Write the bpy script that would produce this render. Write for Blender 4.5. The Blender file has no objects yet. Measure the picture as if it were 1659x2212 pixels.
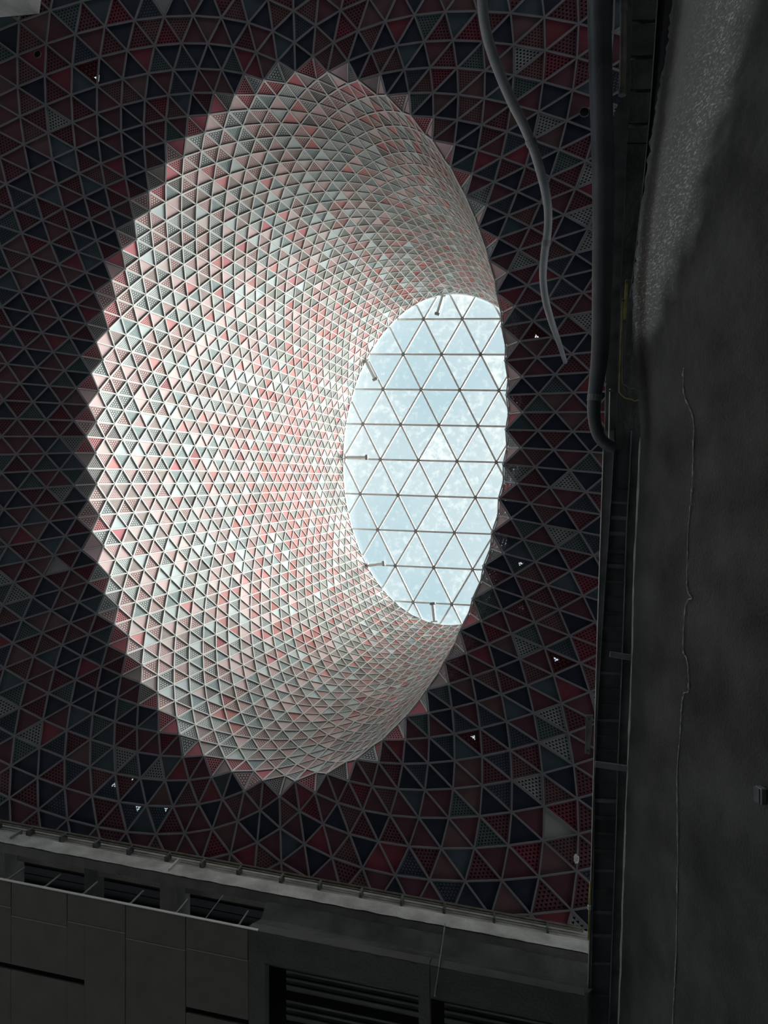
import bpy, bmesh, math, random
import numpy as np
from mathutils import Vector, Matrix, noise
random.seed(7)
SC = bpy.context.scene
COL = SC.collection

# ------------------------------------------------------------------ camera
EYE = 1.6                                   # eye height above the floor, metres
FPX = 1660.0                                # focal length for a 1659 x 2212 frame
CU, CV = 829.5, 1106.0
ZEN = (1090.0, 1130.0)                      # where straight-up falls in the frame
v0 = Vector((ZEN[0] - CU, ZEN[1] - CV, FPX)).normalized()
Q = v0.rotation_difference(Vector((0, 0, 1)))
R_right = Q @ Vector((1, 0, 0)); R_down = Q @ Vector((0, 1, 0)); R_fwd = Q @ Vector((0, 0, 1))
cam_d = bpy.data.cameras.new('camera'); cam = bpy.data.objects.new('camera', cam_d); COL.objects.link(cam)
cam_d.sensor_fit = 'VERTICAL'; cam_d.sensor_height = 36.0; cam_d.sensor_width = 27.0
cam_d.lens = FPX / 2212.0 * 36.0
cam_d.clip_start = 0.05; cam_d.clip_end = 400
M = Matrix((R_right, -R_down, -R_fwd)).transposed().to_4x4(); M.translation = (0, 0, EYE)
cam.matrix_world = M
SC.camera = cam

# ------------------------------------------------------------------ sky, sun, exposure
SUN_STRENGTH, SUN_ANGLE, SUN_ELEV, SUN_AZ = 24.0, 30.0, 64.0, -5.0
SKY_STRENGTH = 1.0
SC.view_settings.view_transform = 'Standard'; SC.view_settings.look = 'None'
SC.view_settings.gamma = 1.0; SC.view_settings.exposure = 0.0
SC.view_settings.use_curve_mapping = False
SC.cycles.max_bounces = 8; SC.cycles.diffuse_bounces = 5; SC.cycles.transparent_max_bounces = 12
SC.cycles.use_denoising = True
SC.cycles.caustics_reflective = False; SC.cycles.caustics_refractive = False
w = bpy.data.worlds.new('sky'); SC.world = w; w.use_nodes = True
nt = w.node_tree; bg = nt.nodes['Background']
tc = nt.nodes.new('ShaderNodeTexCoord')
ns = nt.nodes.new('ShaderNodeTexNoise'); ns.inputs['Scale'].default_value = 3.2
ns.inputs['Detail'].default_value = 5; ns.inputs['Roughness'].default_value = 0.5
rp = nt.nodes.new('ShaderNodeValToRGB')
rp.color_ramp.elements[0].position = 0.38; rp.color_ramp.elements[0].color = (0.50, 0.69, 0.77, 1)
rp.color_ramp.elements[1].position = 0.68; rp.color_ramp.elements[1].color = (0.80, 0.88, 0.90, 1)
nt.links.new(tc.outputs['Generated'], ns.inputs['Vector']); nt.links.new(ns.outputs['Fac'], rp.inputs['Fac'])
nt.links.new(rp.outputs['Color'], bg.inputs['Color']); bg.inputs['Strength'].default_value = SKY_STRENGTH
sd = bpy.data.lights.new('sun', 'SUN'); sun = bpy.data.objects.new('sun', sd); COL.objects.link(sun)
sd.energy = SUN_STRENGTH; sd.angle = math.radians(SUN_ANGLE); sd.color = (1.0, 0.96, 0.90)
el, az = math.radians(SUN_ELEV), math.radians(SUN_AZ)
sdir = Vector((math.cos(el) * math.cos(az), math.cos(el) * math.sin(az), math.sin(el)))   # towards the sun
sun.rotation_euler = sdir.to_track_quat('Z', 'Y').to_euler(); sun.location = (20, -8, 60)

# ------------------------------------------------------------------ geometry helpers
def ray(u, v):
    return (R_right * (u - CU) + R_down * (v - CV) + R_fwd * FPX)
def P(u, v, z):
    """point at height z above the eye seen at pixel (u, v)"""
    r = ray(u, v); t = z / r.z
    return Vector((r.x * t, r.y * t, EYE + z))
def proj(p):
    q = Vector(p) - Vector((0, 0, EYE)); d = q.dot(R_fwd)
    if d < 1e-3: return None
    return (CU + FPX * q.dot(R_right) / d, CV + FPX * q.dot(R_down) / d)

def srgb(r, g, b):
    f = lambda c: (c / 255) / 12.92 if c <= 10 else ((c / 255 + 0.055) / 1.055) ** 2.4
    return (f(r), f(g), f(b))

MATS = {}
def mat(name, col, rough=0.6, metal=0.0, nscale=None, namt=0.15, bump=0.0, bscale=40, spec=0.4):
    if name in MATS: return MATS[name]
    m = bpy.data.materials.new(name); m.use_nodes = True; t = m.node_tree; b = t.nodes['Principled BSDF']
    b.inputs['Base Color'].default_value = (*col, 1); b.inputs['Roughness'].default_value = rough
    b.inputs['Metallic'].default_value = metal; b.inputs['Specular IOR Level'].default_value = spec
    tcn = t.nodes.new('ShaderNodeTexCoord')
    if nscale:
        n = t.nodes.new('ShaderNodeTexNoise'); n.inputs['Scale'].default_value = nscale; n.inputs['Detail'].default_value = 6
        r = t.nodes.new('ShaderNodeValToRGB')
        r.color_ramp.elements[0].position = 0.3; r.color_ramp.elements[1].position = 0.7
        r.color_ramp.elements[0].color = (*[c * (1 - namt) for c in col], 1)
        r.color_ramp.elements[1].color = (*[min(1, c * (1 + namt)) for c in col], 1)
        t.links.new(tcn.outputs['Object'], n.inputs['Vector']); t.links.new(n.outputs['Fac'], r.inputs['Fac'])
        t.links.new(r.outputs['Color'], b.inputs['Base Color'])
    if bump:
        n2 = t.nodes.new('ShaderNodeTexNoise'); n2.inputs['Scale'].default_value = bscale; n2.inputs['Detail'].default_value = 5
        bp = t.nodes.new('ShaderNodeBump'); bp.inputs['Strength'].default_value = bump; bp.inputs['Distance'].default_value = 0.05
        t.links.new(tcn.outputs['Object'], n2.inputs['Vector']); t.links.new(n2.outputs['Fac'], bp.inputs['Height'])
        t.links.new(bp.outputs['Normal'], b.inputs['Normal'])
    MATS[name] = m; return m

def perf_group():
    """triangular perforation from barycentric UVs: 1 in a hole, 0 in the sheet"""
    g = bpy.data.node_groups.new('perforation', 'ShaderNodeTree')
    for nm in ('Count', 'Web', 'Both'): g.interface.new_socket(nm, in_out='INPUT', socket_type='NodeSocketFloat')
    g.interface.new_socket('Hole', in_out='OUTPUT', socket_type='NodeSocketFloat')
    N = g.nodes; Lk = g.links
    gi = N.new('NodeGroupInput'); go = N.new('NodeGroupOutput')
    uv = N.new('ShaderNodeUVMap'); uv.uv_map = 'bary'; sx = N.new('ShaderNodeSeparateXYZ'); Lk.new(uv.outputs['UV'], sx.inputs[0])
    def mt(op, a, b=None):
        n = N.new('ShaderNodeMath'); n.operation = op
        for i, x in enumerate((a, b)):
            if x is None: continue
            if isinstance(x, (int, float)): n.inputs[i].default_value = x
            else: Lk.new(x, n.inputs[i])
        return n.outputs[0]
    a, b = sx.outputs[0], sx.outputs[1]
    c = mt('SUBTRACT', mt('SUBTRACT', 1.0, a), b)
    fr = [mt('FRACT', mt('MULTIPLY', x, gi.outputs['Count'])) for x in (a, b, c)]
    s = mt('ADD', mt('ADD', fr[0], fr[1]), fr[2])
    dn = mt('GREATER_THAN', s, 1.5)
    mu = mt('MINIMUM', mt('MINIMUM', fr[0], fr[1]), fr[2])
    md = mt('SUBTRACT', 1.0, mt('MAXIMUM', mt('MAXIMUM', fr[0], fr[1]), fr[2]))
    hu = mt('MULTIPLY', mt('GREATER_THAN', mu, gi.outputs['Web']), mt('MULTIPLY', mt('SUBTRACT', 1.0, dn), gi.outputs['Both']))
    hd = mt('MULTIPLY', mt('GREATER_THAN', md, gi.outputs['Web']), dn)
    edge = mt('GREATER_THAN', mt('MINIMUM', mt('MINIMUM', a, b), c), 0.045)
    h = mt('MULTIPLY', mt('MAXIMUM', hu, hd), edge)
    Lk.new(h, go.inputs['Hole'])
    return g
PG = perf_group()
def perf(name, col, n, web, both, rough=0.72):
    m = mat(name, col, rough, nscale=1.3, namt=0.10, spec=0.12)
    t = m.node_tree; b = t.nodes['Principled BSDF']; out = t.nodes['Material Output']
    g = t.nodes.new('ShaderNodeGroup'); g.node_tree = PG
    g.inputs['Count'].default_value = n; g.inputs['Web'].default_value = web; g.inputs['Both'].default_value = both
    tr = t.nodes.new('ShaderNodeBsdfTransparent'); mx = t.nodes.new('ShaderNodeMixShader')
    t.links.new(g.outputs['Hole'], mx.inputs['Fac']); t.links.new(b.outputs[0], mx.inputs[1]); t.links.new(tr.outputs[0], mx.inputs[2])
    t.links.new(mx.outputs[0], out.inputs['Surface'])
    return m

def link(o, parent=None):
    COL.objects.link(o)
    if parent is not None: o.parent = parent
    return o
def mobj(name, verts, faces, m, parent=None, smooth=False):
    me = bpy.data.meshes.new(name); me.from_pydata([tuple(v) for v in verts], [], faces); me.update()
    for x in (m if isinstance(m, (list, tuple)) else [m]): me.materials.append(x)
    if smooth:
        for p in me.polygons: p.use_smooth = True
    return link(bpy.data.objects.new(name, me), parent)
def tag(o, label=None, cat=None, group=None, kind=None):
    if label: o['label'] = label
    if cat: o['category'] = cat
    if group: o['group'] = group
    if kind: o['kind'] = kind
    return o
def empty(name, loc=(0, 0, 0)):
    o = bpy.data.objects.new(name, None); o.empty_display_size = 0.2; o.location = loc; return link(o)

class MB:
    """collects solids, then links them as one mesh object"""
    def __init__(s): s.v = []; s.f = []
    def hexa(s, lo, hi):
        """solid between two matching quads (lists of 4 points)"""
        b = len(s.v); s.v += [tuple(p) for p in lo] + [tuple(p) for p in hi]
        s.f += [(b+3, b+2, b+1, b), (b+4, b+5, b+6, b+7)] + [(b+i, b+(i+1) % 4, b+4+(i+1) % 4, b+4+i) for i in range(4)]
        return s
    def bar(s, p, q, wdt, hgt, nrm):
        p, q, nrm = Vector(p), Vector(q), Vector(nrm).normalized()
        d = (q - p).normalized(); t = d.cross(nrm).normalized(); nn = t.cross(d).normalized()
        c = lambda x: [x - t*wdt/2 - nn*hgt/2, x + t*wdt/2 - nn*hgt/2, x + t*wdt/2 + nn*hgt/2, x - t*wdt/2 + nn*hgt/2]
        return s.hexa(c(p), c(q))
    def tube(s, pts, rad, seg=10, cap=True):
        pts = [Vector(p) for p in pts]; n = len(pts)
        if not isinstance(rad, (list, tuple)): rad = [rad] * n
        b0 = len(s.v); up = None
        for i, p in enumerate(pts):
            d = (pts[min(i+1, n-1)] - pts[max(i-1, 0)]).normalized()
            if up is None: up = d.orthogonal().normalized()
            up = (up - d * up.dot(d)).normalized(); sd_ = d.cross(up)
            for k in range(seg):
                a = 2*math.pi*k/seg; s.v.append(tuple(p + (up*math.cos(a) + sd_*math.sin(a))*rad[i]))
        for i in range(n-1):
            for k in range(seg):
                a, b = b0+i*seg+k, b0+i*seg+(k+1) % seg; s.f.append((a, b, b+seg, a+seg))
        if cap:
            s.f.append(tuple(b0+k for k in reversed(range(seg)))); s.f.append(tuple(b0+(n-1)*seg+k for k in range(seg)))
        return s
    def build(s, name, m, parent=None, smooth=False, bevel=0):
        o = mobj(name, s.v, s.f, m, parent, smooth)
        if bevel:
            md = o.modifiers.new('bevel', 'BEVEL'); md.width = bevel; md.segments = 1
        return o
def spline(pts, k=6):
    """Catmull-Rom through Vectors"""
    pts = [Vector(p) for p in pts]; out = []
    for i in range(len(pts)-1):
        a, b, c, d = pts[max(i-1, 0)], pts[i], pts[i+1], pts[min(i+2, len(pts)-1)]
        for j in range(k):
            t = j/k
            out.append(0.5*((2*b) + (c-a)*t + (2*a-5*b+4*c-d)*t*t + (3*b-a-3*c+d)*t**3))
    out.append(pts[-1]); return out
def interp(tab, y):
    if y <= tab[0][0]: a, b = tab[0], tab[1]
    elif y >= tab[-1][0]: a, b = tab[-2], tab[-1]
    else:
        for a, b in zip(tab, tab[1:]):
            if a[0] <= y <= b[0]: break
    return a[1] + (b[1]-a[1])*(y-a[0])/(b[0]-a[0])

# ------------------------------------------------------------------ materials
concrete = mat('dark concrete', (0.10, 0.105, 0.102), 0.9, nscale=1.7, namt=0.45, bump=0.6, bscale=9)
concrete_pale = mat('pale concrete', (0.58, 0.57, 0.53), 0.85, nscale=2.5, namt=0.3, bump=0.5, bscale=30)
soffit_board = mat('grey olive board', (0.195, 0.190, 0.155), 0.7, nscale=3, namt=0.1)
soffit_paint = mat('dull plaster', (0.13, 0.135, 0.128), 0.8, nscale=2.2, namt=0.2, bump=0.2, bscale=20)
lit_edge_dull = mat('dull lit edge paint', (0.42, 0.42, 0.38), 0.6)
trim_white = mat('pale edge trim', (0.75, 0.75, 0.70), 0.5)
steel = mat('grey galvanised steel', (0.26, 0.27, 0.275), 0.5, 0.2, nscale=3, namt=0.3)
steel_dark = mat('dark stained steel', (0.12, 0.127, 0.127), 0.6, nscale=4, namt=0.4)
rail_paint = mat('olive pipe paint', (0.11, 0.10, 0.075), 0.5, nscale=5, namt=0.4)
pvc = mat('grey plastic hose', (0.30, 0.315, 0.325), 0.35, nscale=2, namt=0.2)
yellow = mat('worn yellow paint', (0.55, 0.50, 0.16), 0.45, nscale=8, namt=0.35)
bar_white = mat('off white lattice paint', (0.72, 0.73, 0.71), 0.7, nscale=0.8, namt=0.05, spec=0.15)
mull = mat('grey mullion paint', (0.60, 0.61, 0.60), 0.4)
membrane_m = mat('black ledge shade', (0.016, 0.016, 0.02), 0.9, nscale=0.5, namt=0.3)
black = mat('matt black', (0.006, 0.006, 0.007), 0.6)
rag_m = mat('dirty white cloth', (0.6, 0.58, 0.52), 0.9, nscale=12, namt=0.25)
paving = mat('grey stone paving', (0.185, 0.19, 0.205), 0.8, nscale=0.7, namt=0.25)

CE = {}      # ceiling skin colours
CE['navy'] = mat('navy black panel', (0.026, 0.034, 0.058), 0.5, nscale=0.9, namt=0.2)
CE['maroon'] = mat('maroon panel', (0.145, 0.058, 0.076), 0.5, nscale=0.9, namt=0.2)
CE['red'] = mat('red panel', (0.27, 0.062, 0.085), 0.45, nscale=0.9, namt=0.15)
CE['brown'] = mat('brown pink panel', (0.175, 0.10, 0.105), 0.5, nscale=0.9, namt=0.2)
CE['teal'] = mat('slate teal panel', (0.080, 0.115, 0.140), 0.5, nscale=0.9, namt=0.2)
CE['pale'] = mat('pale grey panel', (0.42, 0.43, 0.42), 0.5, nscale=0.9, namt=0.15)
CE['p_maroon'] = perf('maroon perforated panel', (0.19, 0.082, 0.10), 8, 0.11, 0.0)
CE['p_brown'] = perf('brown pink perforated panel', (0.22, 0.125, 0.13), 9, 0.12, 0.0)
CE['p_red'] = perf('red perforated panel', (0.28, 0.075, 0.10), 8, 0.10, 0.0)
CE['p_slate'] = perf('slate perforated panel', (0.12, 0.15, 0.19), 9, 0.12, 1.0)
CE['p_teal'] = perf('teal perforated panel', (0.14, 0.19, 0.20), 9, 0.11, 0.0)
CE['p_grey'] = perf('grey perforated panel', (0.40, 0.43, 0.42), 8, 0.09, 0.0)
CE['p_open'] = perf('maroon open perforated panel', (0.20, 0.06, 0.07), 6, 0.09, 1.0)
FU = {}      # funnel skin colours
FU['pink'] = mat('pale pink panel', (0.71, 0.53, 0.53), 0.72, nscale=1.1, namt=0.07, spec=0.12)
FU['blush'] = mat('blush grey panel', (0.67, 0.57, 0.55), 0.72, nscale=1.1, namt=0.07, spec=0.12)
FU['ice'] = mat('ice grey panel', (0.57, 0.66, 0.67), 0.72, nscale=1.1, namt=0.07, spec=0.12)
FU['salmon'] = mat('salmon panel', (0.70, 0.31, 0.31), 0.72, nscale=1.1, namt=0.07, spec=0.12)
FU['rose'] = mat('rose panel', (0.58, 0.20, 0.23), 0.72, nscale=1.1, namt=0.07, spec=0.12)
FU['taupe'] = mat('taupe panel', (0.36, 0.31, 0.30), 0.72, nscale=1.1, namt=0.1, spec=0.12)
FU['p_pink_star'] = perf('pink star perforated panel', (0.75, 0.56, 0.55), 6, 0.115, 1.0)
FU['p_pink'] = perf('pink perforated panel', (0.73, 0.53, 0.53), 8, 0.10, 0.0)
FU['p_grey_star'] = perf('grey star perforated panel', (0.60, 0.66, 0.66), 6, 0.11, 1.0)
FU['p_grey'] = perf('grey fine perforated panel', (0.62, 0.68, 0.67), 8, 0.10, 0.0)
FU['p_ice'] = perf('ice perforated panel', (0.52, 0.65, 0.66), 9, 0.12, 1.0)
FU['p_blush'] = perf('blush perforated panel', (0.62, 0.53, 0.51), 9, 0.13, 1.0)
FU['p_salmon'] = perf('salmon perforated panel', (0.76, 0.36, 0.35), 8, 0.09, 0.0)
FU['p_rose'] = perf('rose perforated panel', (0.58, 0.24, 0.26), 7, 0.06, 0.0)
FU['p_smoke'] = perf('smoke perforated panel', (0.34, 0.33, 0.33), 8, 0.06, 0.0)

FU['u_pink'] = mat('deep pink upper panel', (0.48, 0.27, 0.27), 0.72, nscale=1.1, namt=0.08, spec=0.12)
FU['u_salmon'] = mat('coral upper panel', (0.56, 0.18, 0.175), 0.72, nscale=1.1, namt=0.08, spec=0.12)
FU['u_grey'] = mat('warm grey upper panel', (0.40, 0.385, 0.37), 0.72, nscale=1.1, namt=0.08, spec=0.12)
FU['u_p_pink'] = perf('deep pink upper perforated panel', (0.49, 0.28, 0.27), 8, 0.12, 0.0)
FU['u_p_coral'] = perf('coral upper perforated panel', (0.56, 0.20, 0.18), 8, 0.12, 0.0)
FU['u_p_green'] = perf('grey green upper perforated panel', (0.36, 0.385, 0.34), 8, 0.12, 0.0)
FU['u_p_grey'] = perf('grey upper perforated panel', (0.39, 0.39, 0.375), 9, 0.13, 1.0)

# ------------------------------------------------------------------ the skin: flat ceiling folding up into a leaning tube
Z0, Z1 = 15.0, 15.0 * 1.95
NC, NR = 110, 24.5                    # radial lines round the opening, rows up the tube
def closed(cu, cv, a, b, phi, z, start):
    """N points at equal arc length round an ellipse, starting at the point nearest pixel height start on the left"""
    pts = []; K = 4400
    cph, sph = math.cos(phi), math.sin(phi)
    for k in range(K):
        th = math.pi + 2*math.pi*k/K
        x, y = a*math.cos(th), b*math.sin(th)
        pts.append(P(cu + x*cph - y*sph, cv + x*sph + y*cph, z))
    i0 = min(range(K//4*0, K), key=lambda k: (abs(proj(pts[k])[1]-start) if proj(pts[k])[0] < cu else 1e9))
    pts = pts[i0:] + pts[:i0]
    A = np.array([tuple(p) for p in pts + [pts[0]]]); L = np.r_[0, np.cumsum(np.linalg.norm(np.diff(A, axis=0), axis=1))]
    t = np.linspace(0, L[-1], NC, endpoint=False)
    B = np.stack([np.interp(t, L, A[:, k]) for k in range(3)], 1)
    return [Vector(x) for x in B], L[-1]/NC
RIM, strip0 = closed(640, 921, 452, 768, math.radians(3.6), Z0, 1012)
OCU, strip1 = closed(978, 992, 237, 359, math.radians(1.5), Z1, 1024)
STEP = sum((OCU[j]-RIM[j]).length for j in range(0, 8))/8/NR      # radial edge length
NRM = []
for j in range(NC):
    d = RIM[(j+1) % NC] - RIM[j-1]; n = Vector((d.y, -d.x, 0)).normalized()
    c = sum(RIM, Vector())/NC
    if n.dot(RIM[j]-c) < 0: n = -n
    NRM.append(n)
def S(j, s):
    j %= NC
    if s <= 0: return RIM[j] + NRM[j]*(STEP*(-s+0.035*s*s))
    t = min(s/NR, 1.0)
    return RIM[j].lerp(OCU[j], t)
OUT = 12                               # ceiling rows outward
def svals(j):
    base = [-OUT + k for k in range(OUT+25)] if j % 2 == 0 else [-OUT + 0.5 + k for k in range(OUT+25)]
    base = [x for x in base if x <= NR]
    if base[-1] < NR: base.append(NR)
    return base
NODES = [[S(j, s) for s in svals(j)] for j in range(NC)]
SV = [svals(j) for j in range(NC)]
TRI = []                               # (points, s-centre, column)
EDGES = {}
AXIS_LOW = sum(RIM, Vector())/NC + Vector((0, 0, -2.0))
def add_edge(k1, k2, n):
    k = (k1, k2) if k1 < k2 else (k2, k1); EDGES.setdefault(k, []).append(n)
for j in range(NC):
    j2 = (j+1) % NC; a, b = SV[j], SV[j2]; i = k = 0
    while i < len(a)-1 or k < len(b)-1:
        if k >= len(b)-1 or (i < len(a)-1 and a[i+1] <= b[k+1]): ids = ((j, i), (j, i+1), (j2, k)); sc = (a[i]+a[i+1]+b[k])/3; i += 1
        else: ids = ((j, i), (j2, k+1), (j2, k)); sc = (a[i]+b[k+1]+b[k])/3; k += 1
        p = [NODES[x[0]][x[1]] for x in ids]
        n = (p[1]-p[0]).cross(p[2]-p[0]).normalized()
        if n.dot(AXIS_LOW-p[0]) < 0: n = -n; ids = (ids[0], ids[2], ids[1]); p = [p[0], p[2], p[1]]
        TRI.append((p, sc, j, n, ids))
        for x, y in ((0, 1), (1, 2), (2, 0)): add_edge(ids[x], ids[y], n)

# px bands hidden by the concrete at the right and bottom of the view
def hidden_px(u, v): return u > 1330 or v > 1780 + 0.19*u or u < -5 or v < -5
def px_area(p):
    q = [proj(x) for x in p]
    if any(x is None for x in q): return 0, None
    cu = sum(x[0] for x in q)/3; cv = sum(x[1] for x in q)/3
    return ((q[1][0]-q[0][0])*(q[2][1]-q[0][1])-(q[1][1]-q[0][1])*(q[2][0]-q[0][0]))/2, (cu, cv)
def noise2(j, s, sc=1.0, off=0.0):
    a = 2*math.pi*j/NC
    return noise.noise(Vector((math.cos(a)*3.0*sc+off, math.sin(a)*3.0*sc, s*0.16*sc)))
def pick(tab):
    r = random.random()*sum(w_ for _, w_ in tab)
    for k, w_ in tab:
        r -= w_
        if r <= 0: return k
    return tab[-1][0]
TORN = [(244, 1700, 34), (290, 1745, 22), (340, 1785, 26), (1040, 1590, 22), (1168, 722, 20), (1204, 1446, 20), (1110, 1322, 20), (1132, 1218, 18), (345, 1560, 18), (210, 160, 20), (100, 1330, 16)]
def colour(sc, j, c):
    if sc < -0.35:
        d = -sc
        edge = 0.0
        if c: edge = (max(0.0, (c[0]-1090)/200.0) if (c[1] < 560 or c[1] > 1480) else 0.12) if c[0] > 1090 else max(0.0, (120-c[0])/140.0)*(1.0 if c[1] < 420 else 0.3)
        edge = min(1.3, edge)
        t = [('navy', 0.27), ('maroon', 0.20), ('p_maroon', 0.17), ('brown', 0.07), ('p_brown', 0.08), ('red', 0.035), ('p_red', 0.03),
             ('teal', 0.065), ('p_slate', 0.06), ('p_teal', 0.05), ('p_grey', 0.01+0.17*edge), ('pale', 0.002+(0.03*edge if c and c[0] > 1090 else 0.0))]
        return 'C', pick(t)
    if sc < 1.0:
        return 'F', pick([('p_smoke', 0.18), ('taupe', 0.10), ('rose', 0.10), ('p_rose', 0.18), ('pink', 0.08), ('p_pink_star', 0.16), ('p_grey_star', 0.12)])
    left = j < 22 or j > NC-16 if False else min(j, NC-j) < 20
    red = max(0.0, 1-abs(sc-16.0)/5.5)*max(0.0, 1-min(j, NC-j)/16.0)*2.0
    red += max(0.0, noise2(j, sc, 0.8, 5.0))*0.55
    top = max(0.0, 1-abs(sc-2.5)/4.0)*max(0.0, 1-abs(j-38)/16.0)
    red += top*0.8
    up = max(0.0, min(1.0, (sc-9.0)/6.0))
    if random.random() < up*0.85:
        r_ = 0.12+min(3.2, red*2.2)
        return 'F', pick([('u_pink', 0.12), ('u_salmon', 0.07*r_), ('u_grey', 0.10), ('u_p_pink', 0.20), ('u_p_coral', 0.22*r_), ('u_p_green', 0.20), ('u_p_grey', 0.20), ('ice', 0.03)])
    t = [('pink', 0.10), ('blush', 0.055), ('ice', 0.085), ('salmon', 0.012+0.13*red), ('rose', 0.006+0.03*top),
         ('p_pink_star', 0.12), ('p_pink', 0.15), ('p_grey_star', 0.12), ('p_grey', 0.16), ('p_ice', 0.085), ('p_blush', 0.11),
         ('p_salmon', 0.02+0.26*red), ('p_rose', 0.006+0.06*top), ('p_smoke', 0.01+0.15*top), ('taupe', 0.05*top)]
    if sc < 5: t += [('p_pink_star', 0.15), ('p_grey_star', 0.15)]
    return 'F', pick(t)
def tray(p, n, ids, face_off, depth, ins):
    """sheet metal tray: sunk face with folded returns; 7 triangles. The gap to the bar is ins[0] along radial edges, ins[1] along the others"""
    dirs = [(p[(i+1) % 3]-p[i]).normalized() for i in range(3)]
    lines = []
    for i in range(3):
        g_ = ins[0] if ids[i][0] == ids[(i+1) % 3][0] else ins[1]
        inn = n.cross(dirs[i]).normalized()
        if inn.dot(p[(i+2) % 3]-p[i]) < 0: inn = -inn
        lines.append((p[i]+inn*g_, inn))
    f = []
    for i in range(3):                 # corner i lies on edges i-1 and i
        (q1, n1), (q2, n2) = lines[i-1], lines[i]
        d1 = dirs[i-1]; den = d1.dot(n2)
        f.append(q1+d1*((q2-q1).dot(n2)/den) if abs(den) > 1e-5 else (q1+q2)/2)
    if (f[1]-f[0]).dot(p[1]-p[0]) <= 0: c_ = (p[0]+p[1]+p[2])/3; f = [c_+(x-c_)*0.4 for x in p]
    jit = random.uniform(-0.003, 0.003)
    f = [x + n*(face_off + jit + random.uniform(-0.002, 0.002)) for x in f]
    g = [x - n*depth for x in f]
    return f+g, [(0, 1, 2), (0, 3, 4, 1), (1, 4, 5, 2), (2, 5, 3, 0)]
UVF = {(0, 1, 2): [(1, 0), (0, 1), (0, 0)], (0, 3, 4, 1): [(1, 0), (1, 0), (0, 1), (0, 1)], (1, 4, 5, 2): [(0, 1), (0, 1), (0, 0), (0, 0)], (2, 5, 3, 0): [(0, 0), (0, 0), (1, 0), (1, 0)]}
def set_uv(me, fkeys):
    uvl = me.uv_layers.new(name='bary'); data = []
    for k in fkeys:
        for c in UVF[k]: data += c
    uvl.data.foreach_set('uv', data)
ceiling = empty('ceiling', (0, 0, EYE+Z0)); tag(ceiling, 'dark ceiling of triangular maroon, navy and slate panels in a pale lattice', kind='structure')
funnel = empty('skylight_funnel', sum(RIM, Vector())/NC)
tag(funnel, 'tall oval light funnel lined with pink and pale grey triangular panels, rising to the glass', 'skylight funnel')
INV = {'C': -ceiling.location, 'F': -funnel.location}
PAR = {'C': ceiling, 'F': funnel}
cand = {'C': [], 'F': []}
OVER = [(1190, 258, 'pale'), (1262, 243, 'brown'), (82, 118, 'red'), (1215, 60, 'p_grey'), (1150, 120, 'p_grey'), (1230, 190, 'p_grey'), (1240, 320, 'p_grey'), (1270, 530, 'p_grey'),
        (1120, 1565, 'p_grey'), (1250, 1540, 'p_grey'), (1190, 1610, 'p_grey'), (1150, 1690, 'p_grey'), (1112, 1722, 'pale'), (1230, 1740, 'p_grey'), (125, 240, 'p_grey'), (30, 230, 'p_grey'), (160, 20, 'p_grey'),
        (1185, 15, 'pale'), (1245, 1000, 'p_grey'), (1230, 1050, 'p_grey'), (1180, 60, 'navy'), (1250, 110, 'navy'), (1200, 140, 'p_red'), (1200, 220, 'navy'), (1230, 290, 'navy')]
OVER = [o for o in OVER if o[2] in CE]
GAP = {'C': (0.021, 0.021), 'F': (0.015, 0.031)}
for idx, (p, sc, j, n, ids) in enumerate(TRI):
    ar, c = px_area(p)
    cen = (p[0]+p[1]+p[2])/3
    facing = n.dot(Vector((0, 0, EYE))-cen) > 0
    side, key = colour(sc, j, c)
    if c and side == 'C':
        for tx, ty, tr_ in TORN:
            if (c[0]-tx)**2+(c[1]-ty)**2 < tr_**2: key = random.choice(('p_open', 'p_slate', 'p_maroon'))
    if c and facing and side == 'C':
        for ou, ov, ok in OVER:
            if (c[0]-ou)**2+(c[1]-ov)**2 < 13**2: key = ok
    vis = abs(ar) if (c and facing and not hidden_px(*c) and c[0] < 1340 and c[1] < 2212) else 0
    cand[side].append((vis, idx, key))
def fit(side, sc):
    """panels sit flusher in the lattice higher up the tube"""
    if side == 'C': return -0.014, 0.02, GAP['C']
    k = max(0.0, min(1.0, (sc-3.0)/12.0))
    return -0.014+0.005*k, 0.02, (0.015, 0.031-0.006*k)
def panels(side, tab):
    par, off = PAR[side], INV[side]
    cs = sorted(cand[side], key=lambda x: -x[0]); big = cs[:300]; rest = cs[300:]
    for vis, idx, key in big:
        p, sc, j, n, ids = TRI[idx]
        V, F = tray(p, n, ids, *fit(side, sc))
        me = bpy.data.meshes.new('panel'); me.from_pydata([tuple(v+off) for v in V], [], F); set_uv(me, F); me.materials.append(tab[key])
        link(bpy.data.objects.new('panel', me), par)
    keys = list(tab); V, F, FK, MI = [], [], [], []
    for vis, idx, key in rest:
        p, sc, j, n, ids = TRI[idx]
        if side == 'C' and sc < -OUT+0.2: continue
        v, f = tray(p, n, ids, *fit(side, sc)); b = len(V)
        V += [tuple(x+off) for x in v]; F += [tuple(i+b for i in x) for x in f]; FK += f; MI += [keys.index(key)]*4
    me = bpy.data.meshes.new('far_panels'); me.from_pydata(V, [], F); set_uv(me, FK)
    for k in keys: me.materials.append(tab[k])
    me.polygons.foreach_set('material_index', MI)
    tag(link(bpy.data.objects.new('far_panels', me), par), kind='stuff')
panels('C', CE); panels('F', FU)
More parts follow.
